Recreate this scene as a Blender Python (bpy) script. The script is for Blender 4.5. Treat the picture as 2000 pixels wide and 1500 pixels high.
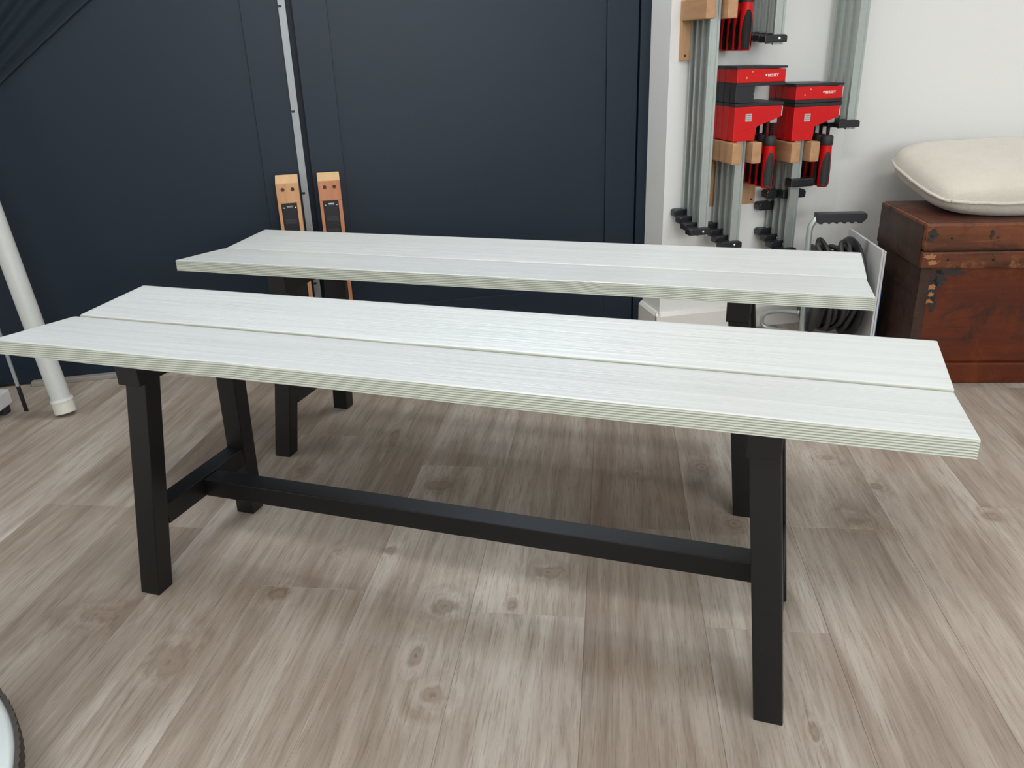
import bpy, bmesh, math, random
from mathutils import Vector, Matrix, noise
random.seed(7)
for o in list(bpy.data.objects): bpy.data.objects.remove(o)
SC = bpy.context.scene
COL = SC.collection
PI = math.pi

# ------------------------------------------------------------------ camera
F_PX, PIT, ROLL, CAMH = 1584.84, 0.3935, -0.0332, 0.8665
cam = bpy.data.cameras.new('camera'); co = bpy.data.objects.new('camera', cam); COL.objects.link(co)
cam.sensor_width = 36.0; cam.sensor_fit = 'HORIZONTAL'; cam.lens = F_PX/2000*36; cam.clip_start = .02
_r = Vector((1, 0, 0)); _f = Vector((0, math.cos(PIT), -math.sin(PIT))); _u = Vector((0, math.sin(PIT), math.cos(PIT)))
_X = _r*math.cos(ROLL)+_u*math.sin(ROLL); _Y = _u*math.cos(ROLL)-_r*math.sin(ROLL); _Z = -_f
co.matrix_world = Matrix(((_X.x, _Y.x, _Z.x, 0), (_X.y, _Y.y, _Z.y, 0), (_X.z, _Y.z, _Z.z, CAMH), (0, 0, 0, 1)))
SC.camera = co

# ------------------------------------------------------------------ world, lamps, exposure
W = bpy.data.worlds.new('world'); SC.world = W; W.use_nodes = True
W.node_tree.nodes['Background'].inputs[0].default_value = (.75, .85, 1, 1)
W.node_tree.nodes['Background'].inputs[1].default_value = .1
SC.view_settings.view_transform = 'Standard'; SC.view_settings.look = 'None'
SC.view_settings.gamma = 1; SC.view_settings.use_curve_mapping = False
SC.view_settings.exposure = 0.33
ROOM = math.radians(12)                  # the room is turned 12 degrees to the camera
CEIL = 2.40
# ceiling battens (x, y, length, watts); the fixtures are built further down
BATTENS = [(0.02, 2.20, 1.2, 13), (-0.25, -0.25, 1.2, 19), (1.35, 0.15, 1.2, 10)]
ADDED_DOORLIGHTS = [(-2.045, -1.167), (-.942, -.151)]  # unseen upper door panes, added for the stretcher sheen, s from / to
DZ = (1.58, 1.95)
ADDED_WIN = (.1, 2.6, .85, 2.15)              # unseen window added behind the camera for front light: x0, x1, z0, z1
wd = bpy.data.lights.new('added_window_light', 'AREA'); wd.shape = 'RECTANGLE'; wd.size = ADDED_WIN[1]-ADDED_WIN[0]; wd.size_y = ADDED_WIN[3]-ADDED_WIN[2]
wd.energy = 80; wd.color = (.92, .96, 1.0)
wo = bpy.data.objects.new('added_window_light', wd); COL.objects.link(wo)
wo.location = ((ADDED_WIN[0]+ADDED_WIN[1])/2, -2.84, (ADDED_WIN[2]+ADDED_WIN[3])/2); wo.rotation_euler = (math.radians(90), 0, 0)  # area light of the added window, gives the doors their sheen
for bx, by, bl, bw in BATTENS:
    ld = bpy.data.lights.new('batten_light', 'AREA'); ld.shape = 'RECTANGLE'; ld.size = bl; ld.size_y = .14
    ld.energy = bw; ld.color = (.985, .99, 1.0)
    lo = bpy.data.objects.new('batten_light', ld); COL.objects.link(lo)
    lo.location = (bx, by, CEIL-.062); lo.rotation_euler = (0, 0, ROOM)

for _a, _b in ADDED_DOORLIGHTS:                 # added lights behind the made-up door panes
    ld = bpy.data.lights.new('added_door_light', 'AREA'); ld.shape = 'RECTANGLE'; ld.size = _b-_a; ld.size_y = DZ[1]-DZ[0]
    ld.energy = 15; ld.color = (.74, .85, 1.0)
    lo = bpy.data.objects.new('added_door_light', ld); COL.objects.link(lo)
    _s = (_a+_b)/2; _d = -.24
    lo.location = (.49+_s*math.cos(ROOM)+_d*math.sin(ROOM), 2.453+_s*math.sin(ROOM)-_d*math.cos(ROOM), (DZ[0]+DZ[1])/2)
    lo.rotation_euler = (math.radians(-90), 0, ROOM)

# ------------------------------------------------------------------ mesh helpers
class MB:
    def __init__(s): s.v = []; s.f = []
    def box(s, x0, x1, y0, y1, z0, z1):
        b = len(s.v)
        s.v += [(x, y, z) for z in (z0, z1) for y in (y0, y1) for x in (x0, x1)]
        s.f += [tuple(b+i for i in q) for q in ((0, 2, 3, 1), (4, 5, 7, 6), (0, 1, 5, 4), (2, 6, 7, 3), (0, 4, 6, 2), (1, 3, 7, 5))]
        return s
    def hexa(s, bot, top):               # two matching quads, counter-clockwise from above
        b = len(s.v); s.v += list(bot)+list(top)
        s.f += [(b+3, b+2, b+1, b), (b+4, b+5, b+6, b+7)]
        for i in range(4): j = (i+1) % 4; s.f.append((b+i, b+j, b+4+j, b+4+i))
        return s
    def prism(s, prof, y0, y1):          # profile in x-z, extruded along y
        b = len(s.v); n = len(prof)
        s.v += [(x, y0, z) for x, z in prof]+[(x, y1, z) for x, z in prof]
        s.f.append(tuple(range(b, b+n))); s.f.append(tuple(range(b+2*n-1, b+n-1, -1)))
        for i in range(n): j = (i+1) % n; s.f.append((b+j, b+i, b+n+i, b+n+j))
        return s
    def tube(s, path, r, n=12, cap=True):
        path = [Vector(p) for p in path]; b = len(s.v); up = None
        for i, p in enumerate(path):
            t = (path[min(i+1, len(path)-1)]-path[max(i-1, 0)]).normalized()
            if up is None: up = Vector((0, 0, 1)) if abs(t.z) < .9 else Vector((1, 0, 0))
            a = t.cross(up).normalized(); up = a.cross(t).normalized()
            rr = r[i] if isinstance(r, (list, tuple)) else r
            s.v += [tuple(p+a*rr*math.cos(2*PI*k/n)+up*rr*math.sin(2*PI*k/n)) for k in range(n)]
        for i in range(len(path)-1):
            for k in range(n):
                m = (k+1) % n
                s.f.append((b+i*n+k, b+i*n+m, b+(i+1)*n+m, b+(i+1)*n+k))
        if cap:
            s.f.append(tuple(b+k for k in range(n))[::-1]); e = b+(len(path)-1)*n; s.f.append(tuple(e+k for k in range(n)))
        return s
    def lathe(s, prof, n=24, a0=0, a1=2*PI, c=(0, 0, 0)):   # (r, z) about z
        b = len(s.v); full = abs(a1-a0-2*PI) < 1e-6; m = n if full else n+1
        for k in range(m):
            a = a0+(a1-a0)*k/n
            s.v += [(c[0]+r*math.cos(a), c[1]+r*math.sin(a), c[2]+z) for r, z in prof]
        q = len(prof)
        for k in range(n):
            kk = (k+1) % m
            for i in range(q-1):
                s.f.append((b+k*q+i, b+kk*q+i, b+kk*q+i+1, b+k*q+i+1))
        return s
    def mesh(s, name, bevel=0, smooth=False, seg=2):
        me = bpy.data.meshes.new(name); bm = bmesh.new()
        vs = [bm.verts.new(v) for v in s.v]
        for f in s.f:
            try: bm.faces.new([vs[i] for i in f])
            except ValueError: pass
        bmesh.ops.remove_doubles(bm, verts=bm.verts, dist=1e-6)
        bmesh.ops.recalc_face_normals(bm, faces=bm.faces)
        if bevel:
            es = [e for e in bm.edges if len(e.link_faces) == 2 and e.calc_face_angle(0) > .5]
            bmesh.ops.bevel(bm, geom=es, offset=bevel, segments=seg, affect='EDGES', profile=.6, clamp_overlap=True)
        bm.to_mesh(me); bm.free()
        if smooth:
            for p in me.polygons: p.use_smooth = True
        return me
    def build(s, name, mat, parent=None, bevel=0, smooth=False, seg=2, loc=None):
        return put(name, s.mesh(name, bevel, smooth, seg), mat, parent, loc)

def put(name, me, mat, parent=None, loc=None):
    o = bpy.data.objects.new(name, me); COL.objects.link(o)
    if mat and not me.materials: me.materials.append(mat)
    if parent: o.parent = parent
    if loc: o.location = loc
    return o
def tag(o, label, cat, group=None):
    o['label'] = label; o['category'] = cat
    if group: o['group'] = group
    return o
def thing(name, label, cat, loc=(0, 0, 0), rz=0, group=None):
    o = bpy.data.objects.new(name, None); COL.objects.link(o); o.empty_display_size = .05
    o.location = loc; o.rotation_euler = (0, 0, rz); return tag(o, label, cat, group)
def struct(o): o['kind'] = 'structure'; return o
def autosmooth(o, ang=.6):
    for p in o.data.polygons: p.use_smooth = True
    try: o.data.set_sharp_from_angle(angle=ang)
    except Exception: pass
    return o
def bez(pts, n=8):                        # Catmull-Rom
    P = [Vector(p) for p in pts]; out = []
    for i in range(len(P)-1):
        p0, p1, p2, p3 = P[max(i-1, 0)], P[i], P[i+1], P[min(i+2, len(P)-1)]
        for k in range(n):
            t = k/n
            out.append(.5*((2*p1)+(-p0+p2)*t+(2*p0-5*p1+4*p2-p3)*t*t+(-p0+3*p1-3*p2+p3)*t**3))
    return out+[P[-1]]

# ------------------------------------------------------------------ materials
def lin(c): return tuple(((x/255)/12.92 if x/255 <= .04045 else ((x/255+.055)/1.055)**2.4) for x in c)
class NT:
    def __init__(s, name):
        s.m = bpy.data.materials.new(name); s.m.use_nodes = True; s.t = s.m.node_tree
        s.b = s.t.nodes['Principled BSDF']
    def n(s, typ, ins=None, **kw):
        q = s.t.nodes.new(typ)
        for k, v in kw.items(): setattr(q, k, v)
        for k, v in (ins or {}).items():
            if isinstance(v, bpy.types.NodeSocket): s.t.links.new(v, q.inputs[k])
            else: q.inputs[k].default_value = v
        return q
    def math(s, op, a, b=0, c=0, clamp=False):
        return s.n('ShaderNodeMath', {0: a, 1: b, 2: c}, operation=op, use_clamp=clamp).outputs[0]
    def noise(s, vec, scale, detail=4, rough=.55, dist=0):
        return s.n('ShaderNodeTexNoise', {'Vector': vec, 'Scale': scale, 'Detail': detail, 'Roughness': rough, 'Distortion': dist}).outputs[0]
    def mapv(s, vec, scale=(1, 1, 1), loc=(0, 0, 0), rot=(0, 0, 0)):
        return s.n('ShaderNodeMapping', {'Vector': vec, 'Scale': scale, 'Location': loc, 'Rotation': rot}).outputs[0]
    def ramp(s, fac, stops):
        q = s.n('ShaderNodeValToRGB', {0: fac}); e = q.color_ramp.elements
        while len(e) < len(stops): e.new(.5)
        for i, (p, c) in enumerate(stops): e[i].position = p; e[i].color = (*c, 1) if len(c) == 3 else c
        return q.outputs[0]
    def mix(s, fac, a, b, bt='MIX'):
        q = s.n('ShaderNodeMix', data_type='RGBA', blend_type=bt)
        for k, v in ((0, fac), (6, a), (7, b)):
            if isinstance(v, bpy.types.NodeSocket): s.t.links.new(v, q.inputs[k])
            else: q.inputs[k].default_value = v if k == 0 or len(v) == 4 else (*v, 1)
        return q.outputs[2]
    def bump(s, h, strength=.3, dist=.001):
        s.set('Normal', s.n('ShaderNodeBump', {'Height': h, 'Strength': strength, 'Distance': dist}).outputs[0])
    def set(s, k, v):
        if isinstance(v, bpy.types.NodeSocket): s.t.links.new(v, s.b.inputs[k])
        else: s.b.inputs[k].default_value = (*v, 1) if isinstance(v, tuple) and len(v) == 3 else v
    def obj(s): return s.n('ShaderNodeTexCoord').outputs['Object']
    def pos(s): return s.n('ShaderNodeNewGeometry').outputs['Position']
def simple(name, rgb, rough=.5, metal=0, nscale=60, var=.06, bump=0, spec=.5):
    k = NT(name); c = lin(rgb); ob = k.obj()
    nz = k.noise(ob, nscale, 3)
    k.set('Base Color', k.mix(nz, tuple(x*(1-var) for x in c), tuple(min(1, x*(1+var)) for x in c)))
    k.set('Roughness', rough); k.set('Metallic', metal); k.set('Specular IOR Level', spec)
    if bump: k.bump(nz, bump, .001)
    return k.m
M = {}
M['white_wall'] = simple('white_wall_paint', (231, 231, 227), .7, 0, 180, .012, .06)
M['ceiling'] = simple('ceiling_paint', (235, 233, 230), .8, 0, 100, .01)
M['navy'] = simple('navy_door_paint', (24, 36, 48), .42, 0, 5, .05, 0, .3)
M['skirting'] = simple('skirting_gloss', (226, 222, 216), .4, 0, 60, .01)
M['alu'] = simple('aluminium_strip', (150, 155, 157), .5, .5, 90, .05)
M['alu_dull'] = simple('dull_threshold_strip', (150, 146, 138), .5, .3, 90, .06)
M['steel'] = simple('galvanised_bar', (176, 184, 180), .36, .55, 70, .10)
M['chrome'] = simple('chrome_bolt', (215, 215, 215), .18, 1)
M['brass'] = simple('brass_rivet', (226, 205, 150), .3, .8)
M['black_plastic'] = simple('black_plastic', (25, 26, 31), .42, 0, 90, .12)
M['rubber'] = simple('soft_black_grip', (42, 42, 43), .6, 0, 150, .12, .1)
M['red'] = simple('red_jaw_plastic', (205, 16, 18), .4, 0, 40, .05, 0, .3)
M['white_print'] = simple('white_print', (240, 232, 228), .5)
M['silver_print'] = simple('silver_label', (190, 190, 188), .4, .3)
M['dark_print'] = simple('dark_print', (110, 105, 104), .5)
M['leg'] = simple('black_stained_leg', (8, 8, 10), .40, 0, 50, .15, .05, .5)
M['dark_metal'] = simple('dark_steel', (38, 40, 44), .4, .6)
M['grey_tube'] = simple('pvc_tube', (190, 192, 188), .45, 0, 30, .03)
M['cream_cap'] = simple('cream_cap', (205, 202, 190), .5, 0, 30, .03)
M['cable'] = simple('rubber_cable', (46, 46, 46), .55, 0, 90, .1)
M['blue'] = simple('blue_film', (28, 84, 150), .4)
M['panel_white'] = simple('white_panel', (214, 214, 212), .45, 0, 40, .02)
M['screwhole'] = simple('screw_head_dark', (70, 48, 30), .5, .3)
M['lamp_body'] = simple('lamp_housing', (235, 235, 235), .5)
k = NT('lamp_diffuser'); k.set('Base Color', (.9, .9, .9)); k.set('Emission Color', (1, .985, .96)); k.set('Emission Strength', 3.0); M['diffuser'] = k.m

def wood(name, dark, light, axis='z', sc=1.0, rough=.55):
    k = NT(name); ob = k.obj()
    s = {'x': (2, 34, 34), 'y': (34, 2, 34), 'z': (34, 34, 2)}[axis]
    v = k.mapv(ob, tuple(q*sc for q in s)); rnd = k.n('ShaderNodeObjectInfo').outputs['Random']
    off = k.n('ShaderNodeCombineXYZ', {0: k.math('MULTIPLY', rnd, 31), 1: k.math('MULTIPLY', rnd, 17), 2: 0}).outputs[0]
    v = k.n('ShaderNodeVectorMath', {0: v, 1: off}, operation='ADD').outputs[0]
    a = k.noise(v, 1.0, 5, .6, .8); b = k.noise(v, 5, 4, .7)
    f = k.math('ADD', k.math('MULTIPLY', a, .7), k.math('MULTIPLY', b, .3))
    k.set('Base Color', k.ramp(f, [(.3, lin(dark)), (.7, lin(light))])); k.set('Roughness', rough); k.bump(b, .2, .0006)
    return k.m
M['beech'] = wood('beech_arm', (166, 122, 84), (196, 152, 112), 'y')
M['beech_z'] = wood('beech_board', (170, 128, 88), (202, 160, 116), 'z')
M['pine'] = wood('orange_pine', (186, 134, 92), (212, 164, 118), 'z')
M['pine_red'] = wood('reddish_pine', (176, 112, 78), (200, 138, 100), 'z')
M['pine_end'] = wood('pine_end_grain', (196, 158, 112), (216, 182, 138), 'y')

# floor planks: limed grey-brown oak, grain along the plank, knots where the photograph has them
FA = math.radians(-7.3)                  # plank direction: +v is 7.3 degrees right of +Y
KNOTS = [  # (u, v, ru, rv)
]
def floor_pt(u, v): return (u*math.cos(-FA)+v*math.sin(-FA), -u*math.sin(-FA)+v*math.cos(-FA))
def pix(x, y, z=0):                      # pixel -> point at height z
    X, Y = x-1000, y-750; cr, sr = math.cos(ROLL), math.sin(ROLL); X, Y = X*cr+Y*sr, -X*sr+Y*cr
    a, u = X/F_PX, -Y/F_PX; d = Vector((a, math.cos(PIT)+u*math.sin(PIT), -math.sin(PIT)+u*math.cos(PIT)))
    return Vector((0, 0, CAMH))+d*((z-CAMH)/d.z)
def to_uv(p): a = -FA; return (p.x*math.cos(a)-p.y*math.sin(a), p.x*math.sin(a)+p.y*math.cos(a))
for px, py, ru, rv in ((845, 1357, .022, .018), (770, 855, .016, .05), (855, 947, .035, .022), (1072, 1117, .028, .02), (872, 1183, .03, .022),
                       (810, 1282, .012, .028), (545, 1157, .02, .02), (1240, 925, .011, .012), (1372, 912, .016, .02), (1432, 1022, .02, .02),
                       (1000, 1180, .009, .016), (1676, 1017, .024, .02), (1713, 950, .014, .014), (1615, 894, .016, .012), (1589, 1429, .008, .02),
                       (195, 1200, .05, .024), (760, 1075, .01, .01), (660, 1075, .01, .008), (1940, 1010, .02, .02), (590, 920, .02, .03), (330, 1290, .04, .05)):
    u, v = to_uv(pix(px, py)); KNOTS.append((u, v, ru, rv))
k = NT('limed_oak_floor'); ps = k.mapv(k.pos(), rot=(0, 0, -FA))
rnd = k.n('ShaderNodeObjectInfo').outputs['Random']
dm = None
for u, v, ru, rv in KNOTS:
    q = k.n('ShaderNodeVectorMath', {0: ps, 1: (u, v, 0)}, operation='SUBTRACT').outputs[0]
    q = k.n('ShaderNodeVectorMath', {0: q, 1: (1/ru, 1/rv, 0)}, operation='MULTIPLY').outputs[0]
    l = k.n('ShaderNodeVectorMath', {0: q}, operation='LENGTH').outputs['Value']
    dm = l if dm is None else k.math('SMOOTH_MIN', dm, l, .3)
wob = k.noise(k.mapv(ps, (1, .45, 1)), 34, 4, .65)
dmw = k.math('ADD', dm, k.math('MULTIPLY', k.math('SUBTRACT', wob, .5), 2.6))
pull = k.math('MULTIPLY', k.math('POWER', 2.718, k.math('MULTIPLY', dm, -.75)), 1.2)
off = k.n('ShaderNodeCombineXYZ', {0: k.math('MULTIPLY', rnd, 47.0), 1: k.math('MULTIPLY', rnd, 23.0), 2: pull}).outputs[0]
def grain(sx, sy, sc, det, rgh, dist=0):
    v = k.mapv(ps, (sx, sy, 1)); v = k.n('ShaderNodeVectorMath', {0: v, 1: off}, operation='ADD').outputs[0]
    return k.noise(v, sc, det, rgh, dist)
g1 = grain(9, .9, 1.0, 4, .6, .9); g2 = grain(55, 3.2, 1.0, 5, .7, .4); g3 = grain(330, 12, 1.0, 3, .7); g4 = grain(3.2, 1.7, 1.0, 3, .5, .3)
base = k.ramp(g1, [(.28, lin((144, 134, 123))), (.45, lin((165, 155, 144))), (.6, lin((182, 175, 166))), (.75, lin((198, 194, 187)))])
base = k.mix(k.math('MULTIPLY', k.ramp(g4, [(.35, (1, 1, 1)), (.55, (0, 0, 0))]), .45), base, lin((140, 121, 107)))
base = k.mix(k.ramp(g2, [(.30, (.55, .55, .55)), (.52, (0, 0, 0))]), base, lin((120, 103, 88)))
base = k.mix(k.ramp(g2, [(.56, (0, 0, 0)), (.8, (.6, .6, .6))]), base, lin((202, 196, 186)))
base = k.mix(k.ramp(g3, [(.28, (.6, .6, .6)), (.48, (0, 0, 0))]), base, lin((108, 94, 82)))
rings = k.math('MULTIPLY', k.math('ADD', k.math('SINE', k.math('MULTIPLY', dmw, 7.0)), 1), .5)
km = k.ramp(k.math('MULTIPLY', dmw, .4), [(.10, (.85, .85, .85)), (.30, (.42, .42, .42)), (.75, (0, 0, 0))])
kc = k.mix(rings, lin((112, 95, 80)), lin((150, 134, 118)))
base = k.mix(km, base, kc)
tint = k.ramp(rnd, [(0, lin((228, 222, 214))), (.5, lin((244, 240, 234))), (1, lin((255, 254, 252)))])
base = k.mix(1.0, base, tint, 'MULTIPLY')
k.set('Base Color', base); k.set('Roughness', k.ramp(g2, [(.3, (.56, .56, .56)), (.7, (.44, .44, .44))]))
k.set('Specular IOR Level', .4)
k.bump(k.math('ADD', g2, k.math('MULTIPLY', g3, .8)), .35, .0008); M['floor'] = k.m

# brushed softwood under pale mint paint
k = NT('mint_white_paint'); ob = k.obj()
rnd = k.n('ShaderNodeObjectInfo').outputs['Random']
off = k.n('ShaderNodeCombineXYZ', {0: k.math('MULTIPLY', rnd, 9.0), 1: k.math('MULTIPLY', rnd, 5.0), 2: 0}).outputs[0]
v = k.n('ShaderNodeVectorMath', {0: ob, 1: off}, operation='ADD').outputs[0]
h1 = k.noise(k.mapv(v, (5, 190, 60)), 1, 4, .6, 1.2); h2 = k.noise(k.mapv(v, (1.3, 42, 20)), 1, 3, .55, 1.5)
h = k.math('ADD', k.math('MULTIPLY', h1, .6), k.math('MULTIPLY', h2, .7))
nrm = k.n('ShaderNodeTexCoord').outputs['Normal']
nz = k.math('ABSOLUTE', k.n('ShaderNodeSeparateXYZ', {0: nrm}).outputs[2])
att = k.n('ShaderNodeAttribute', attribute_name='groove').outputs['Fac']
top = k.mix(k.ramp(h, [(.45, (0, 0, 0)), (.8, (1, 1, 1))]), lin((182, 185, 181)), lin((195, 197, 193)))
edge = k.mix(att, lin((190, 192, 180)), lin((140, 148, 134)))
k.set('Base Color', k.mix(k.ramp(nz, [(.55, (0, 0, 0)), (.85, (1, 1, 1))]), edge, top))
k.set('Roughness', .36); k.set('Specular IOR Level', .55)
k.bump(h, .8, .0012); M['mint'] = k.m

# trunk wood: dark stain, rubbed edges
def trunkmat(name, c1, c2, c3, axis):
    k = NT(name); ob = k.obj(); s = {'x': (1.2, 14, 14), 'y': (14, 1.2, 14), 'z': (14, 14, 1.2)}[axis]
    a = k.noise(k.mapv(ob, s), 1.5, 5, .65, .6); b = k.noise(ob, 9, 5, .7, .5); c = k.noise(ob, 38, 4, .7)
    col = k.ramp(a, [(.3, lin(c1)), (.65, lin(c2))])
    col = k.mix(k.ramp(b, [(.56, (0, 0, 0)), (.7, (.75, .75, .75))]), col, lin(c3))
    col = k.mix(k.ramp(b, [(.30, (.92, .92, .92)), (.46, (0, 0, 0))]), col, lin((30, 19, 14)))
    e = k.noise(k.mapv(ob, tuple(q*3.2 for q in s)), 1.0, 4, .7, 1.0)
    col = k.mix(k.ramp(e, [(.62, (0, 0, 0)), (.72, (.55, .55, .55))]), col, lin(c3))
    col = k.mix(k.ramp(e, [(.28, (.6, .6, .6)), (.40, (0, 0, 0))]), col, lin((34, 20, 14)))
    col = k.mix(k.ramp(c, [(.64, (0, 0, 0)), (.74, (.6, .6, .6))]), col, lin(c3))
    k.set('Base Color', col); k.set('Roughness', k.ramp(b, [(.3, (.5, .5, .5)), (.7, (.34, .34, .34))])); k.set('Specular IOR Level', .3); k.bump(c, .35, .001)
    return k.m
M['trunk_panel'] = trunkmat('stained_trunk_panel', (72, 27, 9), (92, 40, 14), (106, 52, 22), 'x')
M['trunk_rail'] = trunkmat('worn_trunk_rail', (70, 36, 21), (112, 62, 34), (158, 108, 66), 'x')
M['trunk_side'] = trunkmat('dark_trunk_side', (44, 30, 25), (66, 43, 34), (92, 70, 56), 'y')
M['trunk_top'] = trunkmat('dark_trunk_top', (58, 32, 24), (84, 46, 32), (112, 70, 46), 'x')
M['trunk_black'] = simple('charred_patch', (24, 18, 16), .5, 0, 60, .3, .3)
M['trunk_bare'] = simple('bare_wood_chip', (156, 104, 62), .6, 0, 60, .2, .3)
M['trunk_gap'] = simple('dark_seam', (20, 12, 9), .7)
k = NT('cream_knit'); ob = k.obj()
wv = k.n('ShaderNodeTexVoronoi', {'Vector': ob, 'Scale': 260}).outputs['Distance']; nn = k.noise(ob, 14, 3)
k.set('Base Color', k.mix(nn, lin((194, 187, 172)), lin((204, 198, 184)))); k.set('Roughness', .9); k.set('Sheen Weight', .3)
k.bump(k.math('ADD', wv, k.math('MULTIPLY', nn, .8)), .45, .0016); M['knit'] = k.m
M['round_top'] = simple('pale_round_top', (176, 182, 178), .3, 0, 8, .06)
M['round_rim'] = simple('dark_brown_rim', (50, 42, 34), .6, 0, 90, .2, .2)

kg = NT('added_pane_glass'); tp = kg.n('ShaderNodeBsdfTransparent'); gl_ = kg.n('ShaderNodeBsdfGlossy', {'Roughness': .02}); mx_ = kg.n('ShaderNodeMixShader', {0: .06, 1: tp.outputs[0], 2: gl_.outputs[0]})
kg.t.links.new(mx_.outputs[0], kg.t.nodes['Material Output'].inputs[0])
M['glass'] = kg.m

# ------------------------------------------------------------------ the room
T = Vector((math.cos(ROOM), math.sin(ROOM), 0)); N = Vector((math.sin(ROOM), -math.cos(ROOM), 0))
P0 = Vector((.49, 2.453, 0))             # foot of the clamp wall's left end; wall frame: s along it, d out of it
def wl(s, d=0, z=0): return P0+T*s+N*d+Vector((0, 0, z))
def wbox(name, s0, s1, d0, d1, z0, z1, mat, parent=None, bevel=0):
    o = MB().box(s0, s1, -d1, -d0, z0, z1).build(name, mat, parent, bevel)
    if parent is None: o.location = P0; o.rotation_euler = (0, 0, ROOM)
    return o
ND = -.15                                # front of the navy doors
S_L, S_C, S_R = -2.16, -.018, .562
floor = struct(MB().box(-3.0, 4.0, -2.8, 3.2, -.06, -.0085).build('floor', M['floor']))
ceil = struct(MB().box(-3.0, 4.0, -2.8, 3.4, CEIL, CEIL+.08).build('ceiling', M['ceiling']))
wbk = MB().box(S_L-.6, S_L, -ND+.045, -ND+.16, -.01, CEIL).box(S_L, S_C+.02, -ND+.045, -ND+.16, 2.10, CEIL).box(S_L, S_C+.02, -ND+.045, -ND+.16, -.01, 1.52).build('wall_back', M['navy'])
wbk.location = P0; wbk.rotation_euler = (0, 0, ROOM); struct(wbk)
struct(wbox('wall_pier', S_C, S_R+.02, ND-.16, 0, -.01, CEIL, M['white_wall']))
RW = math.radians(-5); c0 = wl(S_R)
o = struct(MB().box(-.03, 2.6, 0, .12, -.01, CEIL).build('wall_right', M['white_wall'])); o.location = c0; o.rotation_euler = (0, 0, RW)
struct(MB().box(3.45, 3.55, -2.8, 2.45, -.01, CEIL).build('wall_side', M['white_wall']))
struct(MB().box(-2.0, -1.9, -2.8, 2.6, -.01, CEIL).build('wall_left', M['white_wall']))
struct(MB().box(-2.0, ADDED_WIN[0], -2.8, -2.7, -.01, CEIL).box(ADDED_WIN[1], 3.55, -2.8, -2.7, -.01, CEIL).box(ADDED_WIN[0], ADDED_WIN[1], -2.8, -2.7, -.01, ADDED_WIN[2]).box(ADDED_WIN[0], ADDED_WIN[1], -2.8, -2.7, ADDED_WIN[3], CEIL).build('wall_front', M['white_wall']))
wf = struct(MB().box(ADDED_WIN[0], ADDED_WIN[1], -2.78, -2.73, ADDED_WIN[2], ADDED_WIN[2]+.06).box(ADDED_WIN[0], ADDED_WIN[1], -2.78, -2.73, ADDED_WIN[3]-.06, ADDED_WIN[3]).box(ADDED_WIN[0], ADDED_WIN[0]+.06, -2.78, -2.73, ADDED_WIN[2]+.06, ADDED_WIN[3]-.06).box(ADDED_WIN[1]-.06, ADDED_WIN[1], -2.78, -2.73, ADDED_WIN[2]+.06, ADDED_WIN[3]-.06).box(1.32, 1.38, -2.78, -2.73, ADDED_WIN[2]+.06, ADDED_WIN[3]-.06).build('added_window_1', M['skirting']))  # frame of the added, unseen window
for xa, xb in ((ADDED_WIN[0]+.06, 1.32), (1.38, ADDED_WIN[1]-.06)): MB().box(xa, xb, -2.758, -2.752, ADDED_WIN[2]+.06, ADDED_WIN[3]-.06).build('pane', M['glass'], wf)
# skirting with a chamfered top on the pier, its return and the right wall
def skirt_prof(): return [(0, 0), (.013, 0), (.013, .066), (.006, .076), (0, .076)]
def skirting(name, p, ang, length):
    mb = MB(); pr = [(-x, z) for x, z in skirt_prof()]
    b = 0; mb.v = [(0, x, z) for x, z in pr]+[(length, x, z) for x, z in pr]; n = len(pr)
    mb.f = [tuple(range(n))[::-1], tuple(range(n, 2*n))]+[(i, (i+1) % n, n+(i+1) % n, n+i) for i in range(n)]
    o = struct(mb.build(name, M['skirting'])); o.location = p; o.rotation_euler = (0, 0, ang); return o
skirting('baseboard_pier', wl(S_C-.013, 0, 0), ROOM, S_R-S_C+.013)
skirting('baseboard_return', wl(S_C, ND+.0, 0), ROOM-PI/2, -ND+.0125)
skirting('baseboard_right', c0, RW, 2.4)

# double doors: framed and panelled, navy
def door(name, s0, s1, sl, sr, label):
    d = bpy.data.objects.new(name, None); COL.objects.link(d); d['kind'] = 'structure'; d['label'] = label
    d.location = P0; d.rotation_euler = (0, 0, ROOM); Z = 2.06; zb = .137
    wbox('stile', s0, s0+sl, ND-.04, ND, .006, Z, M['navy'], d, .0012)
    wbox('stile', s1-sr, s1, ND-.04, ND, .006, Z, M['navy'], d, .0012)
    wbox('rail', s0+sl, s1-sr, ND-.04, ND, .006, zb, M['navy'], d, .0012)
    wbox('rail', s0+sl, s1-sr, ND-.04, ND, Z-.11, Z, M['navy'], d, .0012)
    wbox('rail', s0+sl, s1-sr, ND-.04, ND, DZ[0]-.1, DZ[0], M['navy'], d, .0012)
    wbox('panel', s0+sl-.004, s1-sr+.004, ND-.034, ND-.007, zb-.004, DZ[0]-.096, M['navy'], d)
    wbox('pane', s0+sl-.004, s1-sr+.004, ND-.022, ND-.018, DZ[0]-.004, DZ[1]+.004, M['glass'], d)  # added glazing, lets through the light for the stretcher sheen
    return d
door_1 = door('door_1', -2.15, -1.056, .105, .111, 'navy panelled door carrying the metal closing strip')
door_2 = door('door_2', -1.034, -.054, .092, .097, 'navy panelled door beside the white pier')
struct(wbox('trim_1', -.05, S_C, ND-.044, ND+.006, 0, 2.12, M['navy'], None, .001))
strip = wbox('closing_strip', -1.069, -1.05, ND+.0002, ND+.008, .02, 2.04, M['alu'], door_1, .0006)
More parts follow.
